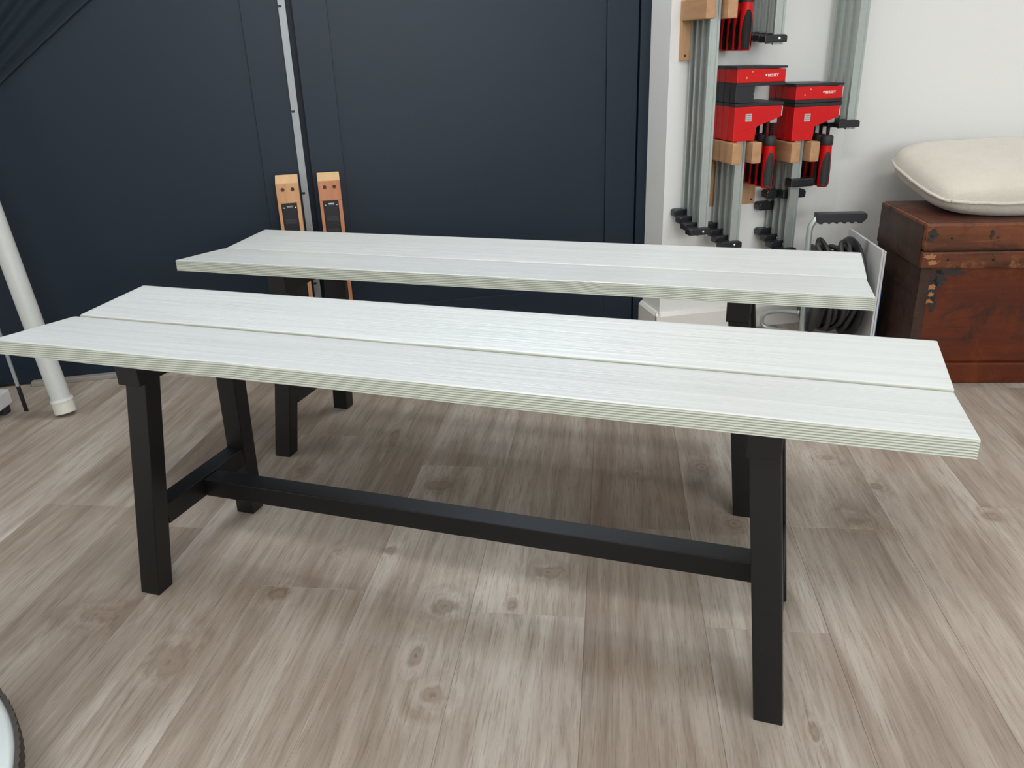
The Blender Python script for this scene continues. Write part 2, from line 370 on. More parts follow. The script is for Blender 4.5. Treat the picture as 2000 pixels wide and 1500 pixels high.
for z in (.23, .497, .72, .985, 1.3, 1.6):
    MB().box(-1.0685, -1.0595, -ND-.0092, -ND-.0075, z-.003, z+.003).build('strip_notch', M['dark_metal'], strip, .0006)
wbox('threshold_strip', -1.895, -1.08, ND+.0005, ND+.022, .0, .014, M['alu_dull'], door_1, .002)
struct(wbox('trim_2', -2.156, -.0525, ND-.044, ND+.006, 2.064, 2.12, M['navy'], None, .001))

# floor planks, each its own piece
PW = .1915; JOINT = {-1: 1.128, -2: 1.726, 1: 1.085, 2: 1.357, 4: 1.383}
U0 = -.4135-.0005; PL = 1.285
rg = random.Random(3)
pm = {}
for ci in range(-9, 15):
    ua = U0+ci*PW; j0 = JOINT.get(ci, rg.uniform(0, PL))
    vv = j0-PL*5
    while vv < 3.4:
        a, b = max(vv, -2.6), min(vv+PL, 3.05); vv += PL
        if b-a < .05: continue
        cx, cy = floor_pt(ua+PW/2, (a+b)/2)
        if not (-2.1 < cx < 3.6 and -2.9 < cy < 3.1): continue
        key = round(b-a, 3)
        if key not in pm:
            pm[key] = MB().box(-PW/2+.0001, PW/2-.0001, -key/2+.0001, key/2-.0001, -.008, 0).mesh('plank', .0005, seg=1); pm[key].materials.append(M['floor'])
        o = put('plank', pm[key], None, floor, (cx, cy, 0)); o.rotation_euler = (0, 0, FA)

# ceiling battens
for i, (bx, by, bl, bw) in enumerate(BATTENS):
    t = thing('ceiling_batten', 'white ceiling batten lamp '+('over the benches', 'over the middle of the floor', 'near the side wall')[i], 'lamp', (bx, by, CEIL), ROOM)
    MB().box(-bl/2-.02, bl/2+.02, -.08, .08, -.04, 0).build('housing', M['lamp_body'], t, .006)
    MB().box(-bl/2, bl/2, -.07, .07, -.058, -.04).build('diffuser', M['diffuser'], t, .008)

# ------------------------------------------------------------------ benches
HL, VB, VF, TH = .7002, .1663, -.1706, .0245
def fbm(x, y, z=0): return noise.noise(Vector((x, y, z)))
def board(name, parent, u0, u1, v0, v1, z0, z1, seed, tilt=0., knot=None, ridged=True):
    """plank from v0 (near) to v1 (far), top height z0 at v0 and z1 at v1, ridged growth rings along its near edge"""
    nu = 300; bm = bmesh.new(); gl = bm.verts.layers.float.new('groove')
    R = 5.5e-3*.55; per = TH/7.2
    prof = []                             # section, (dv inward from near edge, height above the underside)
    nz = 60
    for i in range(nz+1): prof.append(('n', i/nz))
    top = [.02, .1, .25, .5, .75, .9, .98]
    rows = []
    for iu in range(nu+1):
        u = u0+(u1-u0)*iu/nu; row = []
        wavy = .0012*fbm(u*4.1, seed)+.0007*fbm(u*13, seed+3)
        end = min((u-u0), (u1-u))
        er = max(0, 1-end/.003); shr = .0018*er*er          # rounded ends
        tt = TH+.0009*fbm(u*6, seed+9)
        for kind, t in prof:
            z = t*tt
            ph = z/per+1.2*fbm(u*1.6, seed+5)+.14*fbm(u*9, seed+7)+tilt*max(0, (u0+.45-u))*9
            if knot:
                du = (u-knot)/.035; ph += 1.6*math.exp(-du*du)*(z/tt)
            g = .5+.5*math.sin(2*PI*ph); g = g**.7
            env = min(1, z/.0015)*min(1, (tt-z)/.002)
            dv = wavy+(1-g)*.0009*env*(1 if ridged else .2)
            c = .0024; 
            if z > tt-c: q = (z-(tt-c))/c; dv += c*(1-math.sqrt(max(0, 1-q*q)))*.9
            if z < .0014: q = 1-z/.0014; dv += .0014*(1-math.sqrt(max(0, 1-q*q)))
            vert = bm.verts.new((u, v0+dv, z0-TH+z-shr*.3 if z < tt*.5 else z0-TH+z-shr*.4)); vert[gl] = (1-g)*env*(.8 if ridged else .3); row.append(vert)
        for t in top:
            v = v0+.0025+(v1-v0-.005)*t; zz = z0+(z1-z0)*(v-v0)/(v1-v0)
            vert = bm.verts.new((u, v, zz+.0009*fbm(u*6, seed+9)*(1-t)-shr*.4)); row.append(vert)
        for q in range(1, 5):
            a = q/4*PI/2; c = .0025
            vert = bm.verts.new((u, v1-c+c*math.sin(a), z1-c+c*math.cos(a)-shr*.3)); row.append(vert)
        row.append(bm.verts.new((u, v1, z1-TH+.001))); row.append(bm.verts.new((u, v1-.001, z1-TH)))
        rows.append(row)
    n = len(rows[0])
    for i in range(nu):
        for j in range(n):
            jj = (j+1) % n; bm.faces.new((rows[i][j], rows[i+1][j], rows[i+1][jj], rows[i][jj]))
    bm.faces.new(rows[0]); bm.faces.new(rows[-1][::-1])
    bmesh.ops.recalc_face_normals(bm, faces=bm.faces)
    me = bpy.data.meshes.new(name); bm.to_mesh(me); bm.free()
    for p in me.polygons: p.use_smooth = True
    try: me.set_sharp_from_angle(angle=1.0)
    except Exception: pass
    return put(name, me, M['mint'], parent)

def bench(label, loc, rz, seed, gap, knot, tilt):
    b = thing('bench', label, 'bench', loc, rz, 'pale benches')
    board('seat_plank', b, -HL, HL, gap/2, VB, .450, .4595, seed, 0, None, False)
    board('seat_plank', b, -HL-.003, HL-.002, VF, -gap/2, .463, .450, seed+20, tilt, knot)
    UB, UT, B0, B1, wu, wv = .519, .480, .139, .105, .0195, .0175     # leg foot / top positions at z 0 and .4
    zt = .392
    def at(sg, a, bb, z): return sg*(a+(bb-a)*z/.4)
    for su in (-1, 1):
        for sv in (-1, 1):
            c = lambda z: (at(su, UB, UT, z), at(sv, B0, B1, z))
            q = lambda z: [(c(z)[0]-wu, c(z)[1]-wv, z), (c(z)[0]+wu, c(z)[1]-wv, z), (c(z)[0]+wu, c(z)[1]+wv, z), (c(z)[0]-wu, c(z)[1]+wv, z)]
            MB().hexa(q(0), q(zt)).build('leg', M['leg'], b, .0018)
        ua = at(su, UB, UT, .41)
        # top rail under the seat, cut to the shallow V of the planks
        pr = [(-.138, zt), (.138, zt), (.138, .4335), (0, .4250), (-.138, .4355)]
        mb = MB(); n = len(pr); mb.v = [(ua-.021, y, z) for y, z in pr]+[(ua+.021, y, z) for y, z in pr]
        mb.f = [tuple(range(n))[::-1], tuple(range(n, 2*n))]+[(i, (i+1) % n, n+(i+1) % n, n+i) for i in range(n)]
        mb.build('top_rail', M['leg'], b, .0018)
        uc = at(su, UB, UT, .14); vv = .139-.034*.14/.4-wv
        MB().box(uc-.0185, uc+.0185, -vv, vv, .121, .158).build('cross_rail', M['leg'], b, .0018)
    ue = at(1, UB, UT, .14)-.0185
    MB().box(-ue, ue, -.011, .029, .121, .155).build('stretcher', M['leg'], b, .002)
    return b
bench('pale mint bench with a clear gap between its seat planks, farther from the navy doors', (-.1049, 1.1612, 0), -.331, 3, .009, None, 1.0)
bench('pale mint bench with tightly butted seat planks, closer to the navy doors', (.0008, 1.6778, 0), -.3184, 41, .0022, .235, .25)

# ------------------------------------------------------------------ bar clamps on the wall
TX = {}
def text_mesh(s, size, depth=.0004):
    cu = bpy.data.curves.new('lettering', 'FONT'); cu.body = s; cu.size = size; cu.extrude = depth; cu.offset = size*.012
    cu.align_x = 'LEFT'; o = bpy.data.objects.new('lettering_tmp', cu); COL.objects.link(o)
    bpy.context.view_layer.update(); me = bpy.data.meshes.new_from_object(o.evaluated_get(bpy.context.evaluated_depsgraph_get()))
    bpy.data.objects.remove(o); me.transform(Matrix.Rotation(PI/2, 4, 'X')); me.name = 'lettering'; me.materials.clear(); return me
LET = text_mesh('BESSEY', .0105)
LETV = text_mesh('BESSEY', .0085, .0003)
HT = .017                                # half thickness of a jaw
UJ = MB().prism([(-.033, 0), (.111, 0), (.111, .033), (-.033, .036)], -HT, HT).mesh('upper_jaw', .0018)
UCAP = MB().prism([(-.035, 0), (.115, 0), (.115, .006), (-.02, .0085), (-.035, .0085)], -HT, HT).mesh('jaw_cap', .001)
UPAD = MB().prism([(-.033, -.009), (.112, -.009), (.112, 0), (-.033, 0)], -HT, HT).mesh('jaw_pad', .001)
USLV = MB().prism([(-.034, -.006), (.022, -.006), (.022, -.024), (.019, -.030), (.021, -.034), (.021, -.052), (-.034, -.052)], -HT+.001, HT-.001).mesh('bar_sleeve', .0015)
UEND = MB().box(.111, .1135, -HT+.002, HT-.002, .002, .031).mesh('end_plate', .0005)
LJ = MB().prism([(-.033, -.092), (.032, -.092), (.036, -.054), (.106, -.030), (.110, -.001), (-.033, -.001)], -HT, HT).mesh('lower_jaw', .002)
LRIB = MB().prism([(-.030, -.070), (.036, -.0545), (.107, -.0305), (.107, -.027), (.036, -.050), (-.030, -.066)], -HT-.0007, -HT+.004).mesh('jaw_rib', .0004)
LPAD = MB().prism([(-.033, -.001), (.113, -.001), (.114, .008), (-.033, .008)], -HT, HT).mesh('jaw_pad', .0012)
LEND = MB().box(.1095, .1125, -HT+.003, HT-.003, -.028, -.003).mesh('end_plate', .0005)
LABEL = MB().box(.0, .0185, -HT-.0006, -HT+.002, -.040, -.019).mesh('rating_label', 0)
LINE = MB().box(.002, .0165, -HT-.0009, -HT, -.0305, -.0290).mesh('label_line', 0)
RIV = MB().lathe([(0, .0014), (.0016, .0012), (.0026, .0004), (.0026, -.002)], 12).mesh('rivet', 0, True); RIV.transform(Matrix.Rotation(PI/2, 4, 'X'))
SPN = MB().lathe([(0, .0)]+[(.0058 if i % 2 else .0044, -.002-i*.0022) for i in range(24)]+[(0, -.056)], 14).mesh('spindle', 0, False)
YOKE = MB().prism([(-.012, .0), (.012, .004), (.012, -.012), (-.009, -.012)], -.008, .008).mesh('spindle_yoke', .0015)
HP = [(0, -.001), (.0125, -.001), (.0165, -.006), (.0168, -.026), (.0158, -.034), (.0165, -.05), (.0172, -.075), (.0168, -.105), (.0160, -.130), (.0165, -.140), (.0135, -.146), (0, -.146)]
HND = MB().lathe(HP, 20).mesh('handle', 0, True)
COLR = MB().lathe([(.0134, -.0005), (.0174, -.0055), (.0177, -.026), (.0168, -.0275)], 20).mesh('handle_collar', 0, True)
def grip_mesh(ac):
    me = bpy.data.meshes.new('grip'); bm = bmesh.new(); na, nz = 10, 14; g = []
    for i in range(nz+1):
        z = -.046-.096*i/nz; w = .78*math.sin(PI*min(1, (i+.8)/(nz*.55))/2)**.6*(1 if i < nz-2 else .86)
        r = .0180 if .5 < i < nz-.5 else .0165
        g.append([bm.verts.new((r*math.cos(ac+w*(2*j/na-1)+.25*(1-i/nz)), r*math.sin(ac+w*(2*j/na-1)+.25*(1-i/nz)), z)) for j in range(na+1)])
    for i in range(nz):
        for j in range(na): bm.faces.new((g[i][j], g[i+1][j], g[i+1][j+1], g[i][j+1]))
    r = bmesh.ops.solidify(bm, geom=bm.faces[:], thickness=-.0022)
    bmesh.ops.recalc_face_normals(bm, faces=bm.faces); bm.to_mesh(me); bm.free()
    for p in me.polygons: p.use_smooth = True
    me.materials.append(M['rubber']); return me
GRIPS = [grip_mesh(-PI/2-.35+a) for a in (0, 2*PI/3, 4*PI/3)]
STOP = MB().prism([(-.046, -.010), (.020, -.010), (.020, .006), (.014, .010), (-.040, .010), (-.046, .006)], -.0165, .0165).mesh('end_stop', .0025)
STOPB = MB().lathe([(0, .002), (.0035, .0018), (.0045, 0), (.0045, -.002)], 10).mesh('stop_screw', 0, True); STOPB.transform(Matrix.Rotation(PI/2, 4, 'X'))
SUP = MB().prism([(-.052, -.012), (.021, -.012), (.021, .012), (-.048, .012), (-.054, .006)], -.0172, .0172).mesh('bar_support', .0035)
BARS = {}
def bar_mesh(L):
    L = round(L, 3)
    if L not in BARS:
        w, t = .0145, .0047; m = MB()
        sec = [(-w, -t), (-w+.006, -t), (-w+.0075, -t+.0022), (w-.0075, -t+.0022), (w-.006, -t), (w, -t), (w, t), (w-.006, t), (w-.0075, t-.0022), (-w+.0075, t-.0022), (-w+.006, t), (-w, t)]
        n = len(sec); m.v = [(x, y, 0) for x, y in sec]+[(x, y, L) for x, y in sec]
        m.f = [tuple(range(n))[::-1], tuple(range(n, 2*n))]+[(i, (i+1) % n, n+(i+1) % n, n+i) for i in range(n)]
        BARS[L] = m.mesh('bar')
    return BARS[L]
def clamp(label, group, s, d, z_end, z_low, z_up, flip=False, supports=(), stop_flip=False):
    """bar clamp hanging on the wall: z_end bar foot, z_low top of sliding jaw, z_up underside of fixed jaw"""
    c = thing('bar_clamp', label, 'clamp', wl(s, d, z_end), ROOM+(PI if flip else 0), group)
    sgn = -1
    def add(nm, me, mat, z, par=c, x=0, y=0):
        o = put(nm, me, mat, par, (x, y, z)); return o
    add('bar', bar_mesh(z_up+.02-z_end), M['steel'], 0)
    st = add('end_stop', STOP, M['black_plastic'], .016)
    if stop_flip: st.rotation_euler = (0, 0, PI)
    b = add('stop_screw', STOPB, M['chrome'], 0, st, -.004, -.0168)
    if stop_flip: b.location.y = .0168; b.rotation_euler = (0, 0, PI)
    for zs, fl in supports:
        q = add('bar_support', SUP, M['black_plastic'], zs-z_end)
        if fl: q.rotation_euler = (0, 0, PI)
    u = add('upper_jaw', UJ, M['red'], z_up-z_end)
    add('jaw_cap', UCAP, M['black_plastic'], .0345, u); add('jaw_pad', UPAD, M['black_plastic'], 0, u)
    if z_up-z_low > .04: add('bar_sleeve', USLV, M['black_plastic'], 0, u)
    add('end_plate', UEND, M['panel_white'], 0, u)
    add('lettering', LET, M['white_print'], .0135, u, .057, -HT-.0003)
    mk = MB().prism([(.0505, .0205), (.0555, .0205), (.0555, .0185), (.0535, .0185), (.0535, .014), (.0505, .0165)], -HT-.0005, -HT+.001).build('emblem', M['white_print'], u)
    add('rivet', RIV, M['brass'], .0265, u, .012, -HT); add('rivet', RIV, M['brass'], .012, u, -.005, -HT)
    l = add('lower_jaw', LJ, M['red'], z_low-z_end)
    add('jaw_pad', LPAD, M['black_plastic'], 0, l); add('jaw_rib', LRIB, M['red'], 0, l); add('end_plate', LEND, M['panel_white'], 0, l)
    lb = add('rating_label', LABEL, M['silver_print'], 0, l)
    for dz in (.006, 0, -.005): add('label_line', LINE, M['dark_print'], dz, l)
    add('spindle_yoke', YOKE, M['steel'], -.036, l, .090)
    h = add('handle', HND, M['red'], z_low-z_end-.082, c, .090)
    add('spindle', SPN, M['dark_metal'], .044, h); add('handle_collar', COLR, M['rubber'], 0, h)
    for g in GRIPS: add('grip', g, None, 0, h)
    return c

ORD = ['innermost', 'second from the wall', 'third from the wall', 'outermost']
DS = [.022, .0585, .095, .1315]
LS, AS, BS, DSS, ES = .049, .150, .330, .236, .4805
for i in range(4):
    d = DS[i]
    clamp('long bar clamp in the tall rack by the pier edge, '+ORD[i], 'clamps on the tall end rack', LS, d, [.378, .364, .352, .343][i], 1.066, 1.25)
    clamp('red bar clamp with open jaws in the middle rack, '+ORD[i], 'open clamps on the middle rack', AS, d, [.330, .318, .306, .296][i], .696, .757)
    clamp('red bar clamp with closed jaws and bar support, '+ORD[i]+' in its rack', 'closed clamps on the corner rack', BS, d, [.300, .288, .276, .262][i], .692-.004, .706,
          supports=[[(.395, False)], [(.437, False)], [(.440, True)], [(.478, True)]][i])
    clamp('bar clamp hanging above the closed clamps, '+ORD[i]+' of its row', 'upper middle clamps', DSS, d, [.858, .856, .853, .850][i], 1.32, 1.46)
    clamp('bar clamp hanging in the wall corner, '+ORD[i]+' of its row', 'corner clamps', ES, d+.012, [.6185, .619, .6195, .620][i], 1.42, 1.56, flip=True, stop_flip=True)

def rack(label, s, gap, zt, zh, board, length=.172, th=.0155):
    r = thing('clamp_rack', label, 'rack', wl(s, 0, board[2]), ROOM)
    b = MB().box(board[0], board[1], -th, -.0002, 0, board[3]-board[2]).build('back_board', M['beech_z'], r, .0012)
    for x in (board[0]+.012, board[1]-.012):
        q = MB().lathe([(0, .0006), (.0035, .0006), (.0038, -.001)], 12).mesh('screw'); q.transform(Matrix.Rotation(PI/2, 4, 'X'))
        put('screw', q, M['screwhole'], b, (x, -th, .013))
    for a0, a1 in ((-gap-.027, -gap), (gap, gap+.028)):
        MB().box(a0, a1, -length, -th-.0002, zt-zh-board[2], zt-board[2]).build('arm', M['beech'], r, .003)
    return r
rack('tall wooden clamp rack beside the pier edge', LS, .0165, .968, .05, (-.040, .060, .816, .970))
rack('wooden clamp rack holding the open-jawed clamps', AS, .0165, .6015, .057, (-.045, .128, .40, .603), th=.0035)
rack('wooden clamp rack holding the closed clamps', BS, .0165, .594, .055, (-.045, .06, .47, .595))
rack('wooden clamp rack above the closed clamps', DSS, .0165, 1.222, .055, (-.045, .06, 1.12, 1.224))
rack('wooden clamp rack in the wall corner', ES, .0165, 1.322, .055, (-.06, .05, 1.22, 1.324), .185)

# ------------------------------------------------------------------ timber jigs leaning on the doors
def jig(label, s, top, mat):
    j = thing('timber_jig', label, 'timber', wl(s, ND+.062, 0), ROOM)
    w, d, H = .031, .044, top
    hb = MB(); hb.hexa([(-w, 0, H-.072), (w, 0, H-.072), (w, d, H-.072), (-w, d, H-.072)], [(-w, 0, H-.017), (w, 0, H-.017), (w, d, H), (-w, d, H)])
    tb = hb.build('head_block', mat, j, .0012)
    hb = MB(); hb.hexa([(-w+.0005, .0005, H-.0171), (w-.0005, .0005, H-.0171), (w-.0005, d-.0005, H-.0006), (-w+.0005, d-.0005, H-.0006)], [(-w+.0005, .0005, H-.0158), (w-.0005, .0005, H-.0158), (w-.0005, d-.0005, H+.0008), (-w+.0005, d-.0005, H+.0008)])
    hb.build('end_grain', M['pine_end'], tb)
    for x in (-.013, .014):
        q = MB().lathe([(0, .0003), (.004, .0006), (.0052, .0005), (.0054, -.001)], 14).mesh('screw'); q.transform(Matrix.Rotation(PI/2, 4, 'X'))
        put('screw', q, M['screwhole'], tb, (x, -.0002, H-.034))
    for a, b in ((-w, -w+.0085), (w-.0105, w)): MB().box(a, b, 0, d, .06, H-.0722).build('side_rail', mat, j, .0008)
    MB().box(-w, w, 0, d, 0, .0598).build('foot_block', mat, j, .0012)
    blk = MB().box(-w+.0087, w-.0107, .006, d-.004, .0602, H-.0724).build('black_insert', M['black_plastic'], j, .001)
    for i, z in enumerate((H-.082, H-.19, H-.30)):
        MB().box(-.008, .009, .0035, .007, z-.004, z+.002).build('clip', M['chrome'], blk, .001)
        for x in (-.016, .016):
            q = MB().lathe([(0, .002), (.0025, .0015), (.003, 0)], 10).mesh('stud', 0, True); q.transform(Matrix.Rotation(PI/2, 4, 'X'))
            put('stud', q, M['chrome'], blk, (x, .006, z-.004))
    for z in (H-.125, H-.16, H-.23):
        MB().box(-.017, .016, .0045, .0065, z-.007, z+.007).build('fin', M['rubber'], blk, .0008)
    return j
jig('timber jig with black insert and pale head left of the metal strip on the doors', -1.105, .552, M['pine'])
jig('timber jig with reddish head beside the metal strip, on the door nearer the pier', -.990, .552, M['pine_red'])

# ------------------------------------------------------------------ trunk and pillow
TA = math.radians(-4.5)
tr = thing('wooden_trunk', 'old dark-stained wooden trunk with worn rails, standing against the white wall', 'trunk', (1.052, 2.008, 0), TA)
TW, TD, ZL = .86, .318, .427
MB().box(0, TW, .012, TD, .02, .312).build('body', M['trunk_side'], tr, .003)
MB().box(.028, TW-.03, .006, .0118, .058, .311).build('front_panel', M['trunk_panel'], tr, .001)
MB().box(.001, .0275, .003, .0118, .058, .311).build('corner_post', M['trunk_side'], tr, .002)
MB().box(-.006, TW+.006, -.008, TD, 0, .0575).build('plinth', M['trunk_panel'], tr, .004)
MB().box(-.004, TW+.004, -.004, TD+.002, .3125, .3565).build('rim_rail', M['trunk_rail'], tr, .005)
MB().box(.004, TW-.004, .004, TD-.004, .3566, .3584).build('lid_seam', M['trunk_gap'], tr)
lid = MB().box(-.004, TW+.004, -.004, TD+.002, .3585, ZL).build('lid', M['trunk_rail'], tr, .006)
MB().box(.004, TW-.004, .006, TD-.004, ZL-.002, ZL+.0015).build('lid_board', M['trunk_top'], lid, .001)
MB().box(-.0062, -.0042, .012, TD-.01, .316, ZL-.006).build('side_cleat', M['trunk_side'], tr, .0008)
rt = random.Random(5)
def patch(cx, cz, w, h, y, mat, par, seed, nm):
    pts = []
    for i in range(40):
        a = 2*PI*i/40; r = 1+.7*fbm(2*math.cos(a)+seed, 2*math.sin(a)+seed*1.7)+.5*fbm(6*math.cos(a)+seed, 6*math.sin(a))
        pts.append((cx+w*r*math.cos(a), cz+h*r*math.sin(a)))
    MB().prism(pts, y-.0008, y+.002).build(nm, mat, par)
for i, (x, z, w, h) in enumerate(((.050, .285, .02, .022), (.038, .255, .012, .03), (.07, .302, .04, .007), (.045, .215, .008, .016))):
    patch(x, z, w, h, .006, M['trunk_black'], tr, 3+i*5, 'black_patch')
for i, (x, z, w, h) in enumerate(((.035, .263, .009, .007), (.03, .225, .012, .005), (.036, .243, .006, .006))):
    patch(x, z, w, h, .0052, M['trunk_bare'], tr, 30+i*5, 'bare_patch')
for i, (x, z, w, h) in enumerate(((.013, .404, .012, .010), (.010, .392, .008, .008))): patch(x, z, w, h, -.004, M['trunk_black'], lid, 60+i*3, 'black_patch')
for i, (x, z, w, h) in enumerate(((.015, .345, .014, .006), (.022, .330, .012, .006), (.155, .398, .005, .012))): patch(x, z, w, h, -.004, M['trunk_bare'] if i < 2 else M['trunk_black'], lid if i == 2 else tr, 80+i*3, 'worn_patch')
for x in (.06, .17, .33, .5, .7):
    for z, p in ((.392, lid), (.336, tr)):
        q = MB().lathe([(0, .0014), (.003, .001), (.0036, 0)], 10).mesh('nail', 0, True); q.transform(Matrix.Rotation(PI/2, 4, 'X'))
        put('nail', q, M['dark_metal'], p, (x, -.004, z))
# pillow
def pillow_mesh(w, d, h):
    me = bpy.data.meshes.new('pillow'); bm = bmesh.new(); n = 52; G = {}
    for side in (1, -1):
        for i in range(n+1):
            for j in range(n+1):
                a, b = 2*i/n-1, 2*j/n-1
                rim = (i in (0, n) or j in (0, n))
                if rim and side == -1: G[side, i, j] = G[1, i, j]; continue
                e = max(0, (1-abs(a)**4)*(1-abs(b)**4))**.42
                pull = 1-.05*(1-abs(a)**2)*abs(b)**6-.0; pull2 = 1-.05*(1-abs(b)**2)*abs(a)**6
                x = a*w/2*math.sqrt(1-.22*b**4); y = b*d/2*math.sqrt(1-.22*a**4)
                lump = .006*fbm(a*2.1, b*2.1, side*3)+.0022*fbm(a*6, b*6, side*5+1)
                z = side*(h/2*e)*(1.0 if side > 0 else .92)+lump*e
                if rim: z += .003*fbm(a*5, b*5, 9)
                G[side, i, j] = bm.verts.new((x, y, z))
    for side in (1, -1):
        for i in range(n):
            for j in range(n):
                q = [G[side, i, j], G[side, i+1, j], G[side, i+1, j+1], G[side, i, j+1]]
                bm.faces.new(q if side > 0 else q[::-1])
    bm.to_mesh(me); bm.free()
    for p in me.polygons: p.use_smooth = True
    return me
pw, pd, ph = .54, .44, .135
pl = tag(put('pillow', pillow_mesh(pw, pd, ph), M['knit']), 'thick cream woven cushion lying on the wooden trunk', 'cushion')
pl.location = (1.378, 2.245, .427+.074); pl.rotation_euler = (math.radians(9), 0, math.radians(-3))
pm_ = Matrix.LocRotScale(pl.location, pl.rotation_euler, None); pi_ = pm_.inverted()
for v in pl.data.vertices:                # the underside settles on the lid
    w_ = pm_ @ v.co
    if w_.z < .4295: w_.z = .4295; v.co = pi_ @ w_
edge = [(-1+2*i/40, -1) for i in range(40)]+[(1, -1+2*i/30) for i in range(30)]+[(1-2*i/40, 1) for i in range(40)]+[(-1, 1-2*i/30) for i in range(31)]
path = [(a*pw/2*math.sqrt(1-.22*b**4)*1.002, b*pd/2*math.sqrt(1-.22*a**4)*1.002, .003*fbm(a*5, b*5, 9)) for a, b in edge]
MB().tube(path, .0042, 8).build('piping', M['knit'], pl, 0, True)

# ------------------------------------------------------------------ boards between reel and trunk
bd = thing('leaning_panels', 'pair of thin white panels standing on edge beside the trunk', 'panel', (1.026, 2.155, 0), math.radians(-5))
MB().box(-.011, -.0055, 0, .295, 0, .326).build('panel', M['panel_white'], bd, .0008)
p2 = MB().box(-.0045, .001, .0, .295, 0, .323).build('panel', M['panel_white'], bd, .0008)
MB().box(.0011, .0022, -.0008, .29, 0, .21).build('blue_film', M['blue'], p2)

# ------------------------------------------------------------------ cable reel
cr = thing('cable_reel', 'black cable reel on a grey tube frame with a ribbed carrying handle', 'cable reel', (.858, 2.30, -.0), math.radians(-3))
fr = MB()
fr.tube(bez([(.10, -.02, .397), (.03, -.02, .397), (.006, -.02, .380), (0, -.02, .34), (.006, -.02, .20), (.012, -.02, .05), (.02, -.03, .012), (.07, -.07, .011), (.12, -.07, .011)], 8), .0085, 12)
fr.build('frame_tube', M['dark_metal'] if False else M['steel'], cr, 0, True)
MB().tube(bez([(.012, -.012, .05), (.0, .06, .03), (-.04, .12, .02), (-.065, .135, .03), (-.068, .13, .06), (-.05, .12, .075), (-.02, .08, .09), (.005, 0, .11)], 8), .007, 10).build('rear_foot', M['steel'], cr, 0, True)
hp = [(.012, .018), (.012, .0), (.022, -.012)]
for i in range(5):
    x0 = .028+i*.021
    hp += [(x0+.002, -.012), (x0+.006, -.0075), (x0+.014, -.0075), (x0+.019, -.012)]
hp += [(.140, -.010), (.152, .002), (.152, .012), (.146, .018)]
MB().prism([(x, z) for x, z in hp], -.014, .014).build('handle', M['black_plastic'], cr, .003, loc=(0, -.02, .392))
dr = MB(); ax = (.0, .0)
def disc(x0, x1, r0, r1, cz=.185, cy=0.0, n=40):
    m = MB(); m.lathe([(r0, x0), (r1, x0), (r1+.004, (x0+x1)/2), (r1, x1), (r0, x1), (r0, x0)], n)
    m.v = [(z, cy+y, cz+x) for x, y, z in m.v]; return m
disc(.022, .03, .02, .125).build('flange', M['black_plastic'], cr, 0, True)
fl = disc(.128, .138, .02, .145, .185).build('flange', M['black_plastic'], cr, 0, True)
disc(.0, .15, .005, .04).build('hub', M['black_plastic'], cr, 0, True)
for k_ in range(6):
    rr = .108+.012*(k_ % 2); x = .04+k_*.0155
    pa = [(x+.004*math.sin(3*a+k_), rr*math.cos(a)*(1+.03*math.sin(5*a+k_)), .185+rr*math.sin(a)*(1+.03*math.sin(5*a+k_))) for a in [2*PI*i/48 for i in range(49)]]
    MB().tube(pa, .0075, 8, False).build('cable_turn', M['cable'], cr, 0, True)
for k_ in range(5):
    rr = .094; x = .045+k_*.017
    pa = [(x, rr*math.cos(a), .185+rr*math.sin(a)) for a in [2*PI*i/40 for i in range(41)]]
    MB().tube(pa, .009, 8, False).build('cable_turn', M['cable'], cr, 0, True)
MB().tube(bez([(.04, -.06, .285), (.025, -.03, .318), (.04, .0, .330), (.055, -.03, .305), (.05, -.07, .28)], 8), .0065, 8).build('cable_end', M['cable'], cr, 0, True)
MB().tube(bez([(.085, -.07, .288), (.09, -.03, .325), (.115, -.02, .318), (.11, -.06, .285)], 8), .0065, 8).build('cable_end', M['cable'], cr, 0, True)

# ------------------------------------------------------------------ things at the left: tube, bar, box
tf = Vector((-1.187, 1.978, 0)); tt_ = Vector((-1.435, 2.150, 1.5))
tb = thing('plastic_tube', 'white plastic pipe with an end cap leaning on the navy door', 'pipe', tf)
dv = (tt_-tf); un = dv.normalized()
MB().tube([Vector((0, 0, .008))+un*.012, dv*.5, dv], .0245, 24).build('pipe', M['grey_tube'], tb, 0, False)
autosmooth(tb.children[0])
o = MB().tube([Vector((0, 0, .008))+un*.000, Vector((0, 0, .008))+un*.034], .027, 24).build('end_cap', M['cream_cap'], tb); autosmooth(o)
o = MB().tube([Vector((0, 0, .008))+un*.031, Vector((0, 0, .008))+un*.038], .0285, 24).build('cap_lip', M['panel_white'], tb); autosmooth(o)
a = pix(52, 803); v0 = Vector((a.x, a.y, 0)); v1 = Vector((a.x-.13, a.y+.118, .92))
sb = thing('metal_bar', 'thin metal bar with dark lower end leaning beside the white pipe', 'bar', v0)
dd = v1-v0; q0 = lambda p, w: [(p.x-w, p.y-.002, p.z), (p.x+w, p.y-.002, p.z), (p.x+w, p.y+.002, p.z), (p.x-w, p.y+.002, p.z)]
MB().hexa(q0(dd*.075, .0042), q0(dd, .0042)).build('bar', M['alu'], sb)
MB().hexa(q0(dd*0, .0048), q0(dd*.076, .0048)).build('dark_end', M['dark_metal'], sb)
wb = thing('white_box', 'low white box on a black foot beside the navy door', 'box', (pix(7, 800, .04).x-.128, pix(7, 800, .04).y+.03, 0), 0)
MB().box(-.12, .098, -.05, .06, .022, .062).build('tray', M['panel_white'], wb, .004)
for x in (-.1, .08):
    MB().box(x-.014, x+.014, -.04, -.012, 0, .0218).build('foot', M['rubber'], wb, .003)
    MB().box(x-.014, x+.014, .022, .05, 0, .0218).build('foot', M['rubber'], wb, .003)

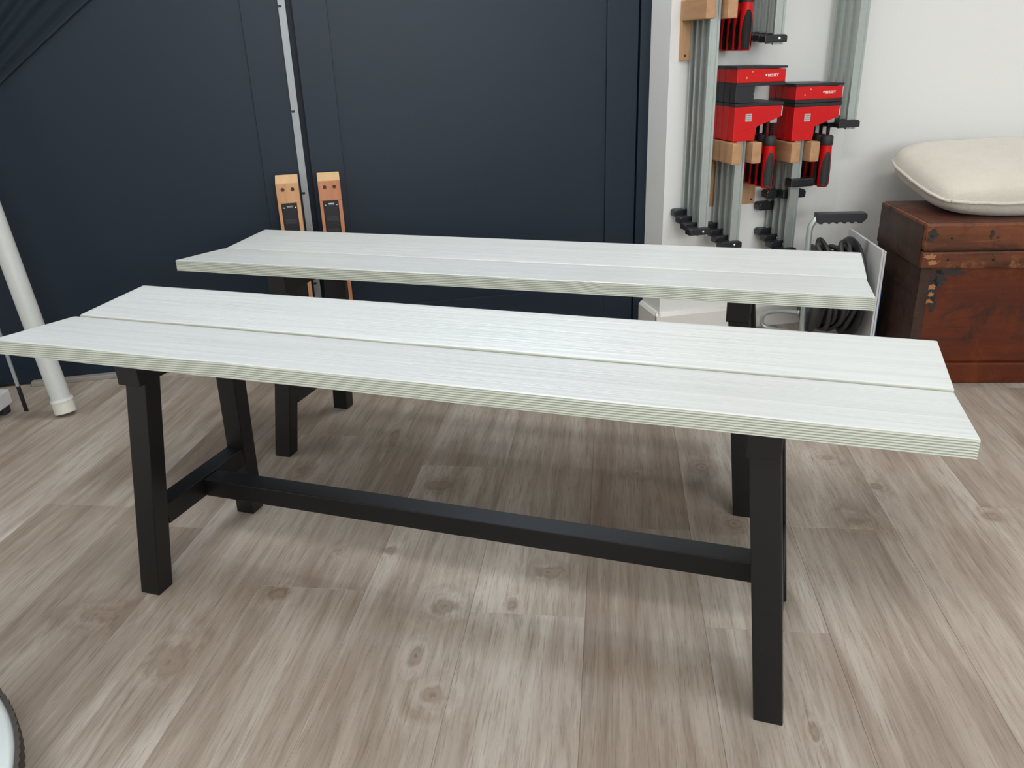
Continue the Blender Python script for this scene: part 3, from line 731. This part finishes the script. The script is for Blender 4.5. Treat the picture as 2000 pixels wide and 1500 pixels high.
# navy cloth gathered at the upper left of the doors
def cloth():
    me = bpy.data.meshes.new('cloth'); bm = bmesh.new(); na, nb = 60, 40; g = []
    for i in range(na+1):
        row = []
        for j in range(nb+1):
            a, b = i/na, j/nb          # a across the folds, b down the cloth
            top = Vector((-2.12+1.06*a, 0, 1.55-.2*a)); bot = Vector((-2.13+.06*a, 0, .62-.02*a))
            p = top.lerp(bot, b); p += Vector((-.01*math.sin(PI*b)*(a-.1), 0, 0))
            fold = .008*math.sin(a*2*PI*11+.8*math.sin(b*3))*(1-.5*b)*(1-.96*max(0, a-.8)/.2)+.002*fbm(a*8, b*3)*(1-a)
            p.y = -(ND+.0125-.0095*max(0, a-.85)/.15+fold); row.append(bm.verts.new(p))
        g.append(row)
    for i in range(na):
        for j in range(nb): bm.faces.new((g[i][j], g[i+1][j], g[i+1][j+1], g[i][j+1]))
    bmesh.ops.solidify(bm, geom=bm.faces[:], thickness=.0015)
    bm.to_mesh(me); bm.free()
    for p in me.polygons: p.use_smooth = True
    return me
cl = tag(put('door_curtain', cloth(), simple('navy_cloth', (40, 53, 63), .55, 0, 200, .06, .05, .35)), 'dark navy cloth gathered in folds against the navy door', 'curtain')
cl.location = P0; cl.rotation_euler = (0, 0, ROOM)

# low round stool at the near left
ra, zt = .36, .10; e = (-.93, .578)
rs = thing('round_stool', 'low round stool with pale top and dark brown serrated rim', 'stool', (e[0], e[1], 0))
MB().lathe([(0, zt-.012), (ra-.012, zt-.012), (ra-.006, zt-.008), (ra-.004, zt-.004), (ra-.012, zt-.002), (ra-.05, zt+.001), (0, zt+.003)], 96).build('top', M['round_top'], rs, 0, True)
n = 150; m = MB()
for i in range(n*2):
    a = 2*PI*i/(n*2); rr = ra+(.0016 if i % 2 else -.0006)
    m.v += [((ra-.0045)*math.cos(a), (ra-.0045)*math.sin(a), zt-.0005), (rr*math.cos(a), rr*math.sin(a), zt-.002), (rr*math.cos(a), rr*math.sin(a), zt-.026), ((ra-.0045)*math.cos(a), (ra-.0045)*math.sin(a), zt-.026)]
for i in range(n*2):
    j = (i+1) % (n*2)
    for q in range(4): m.f.append((i*4+q, j*4+q, j*4+(q+1) % 4, i*4+(q+1) % 4))
m.build('rim', M['round_rim'], rs)
MB().lathe([(0, 0), (ra*.55, 0), (ra*.58, .006), (ra*.5, zt-.0125), (0, zt-.0125)], 48).build('base', M['round_rim'], rs, 0, True)
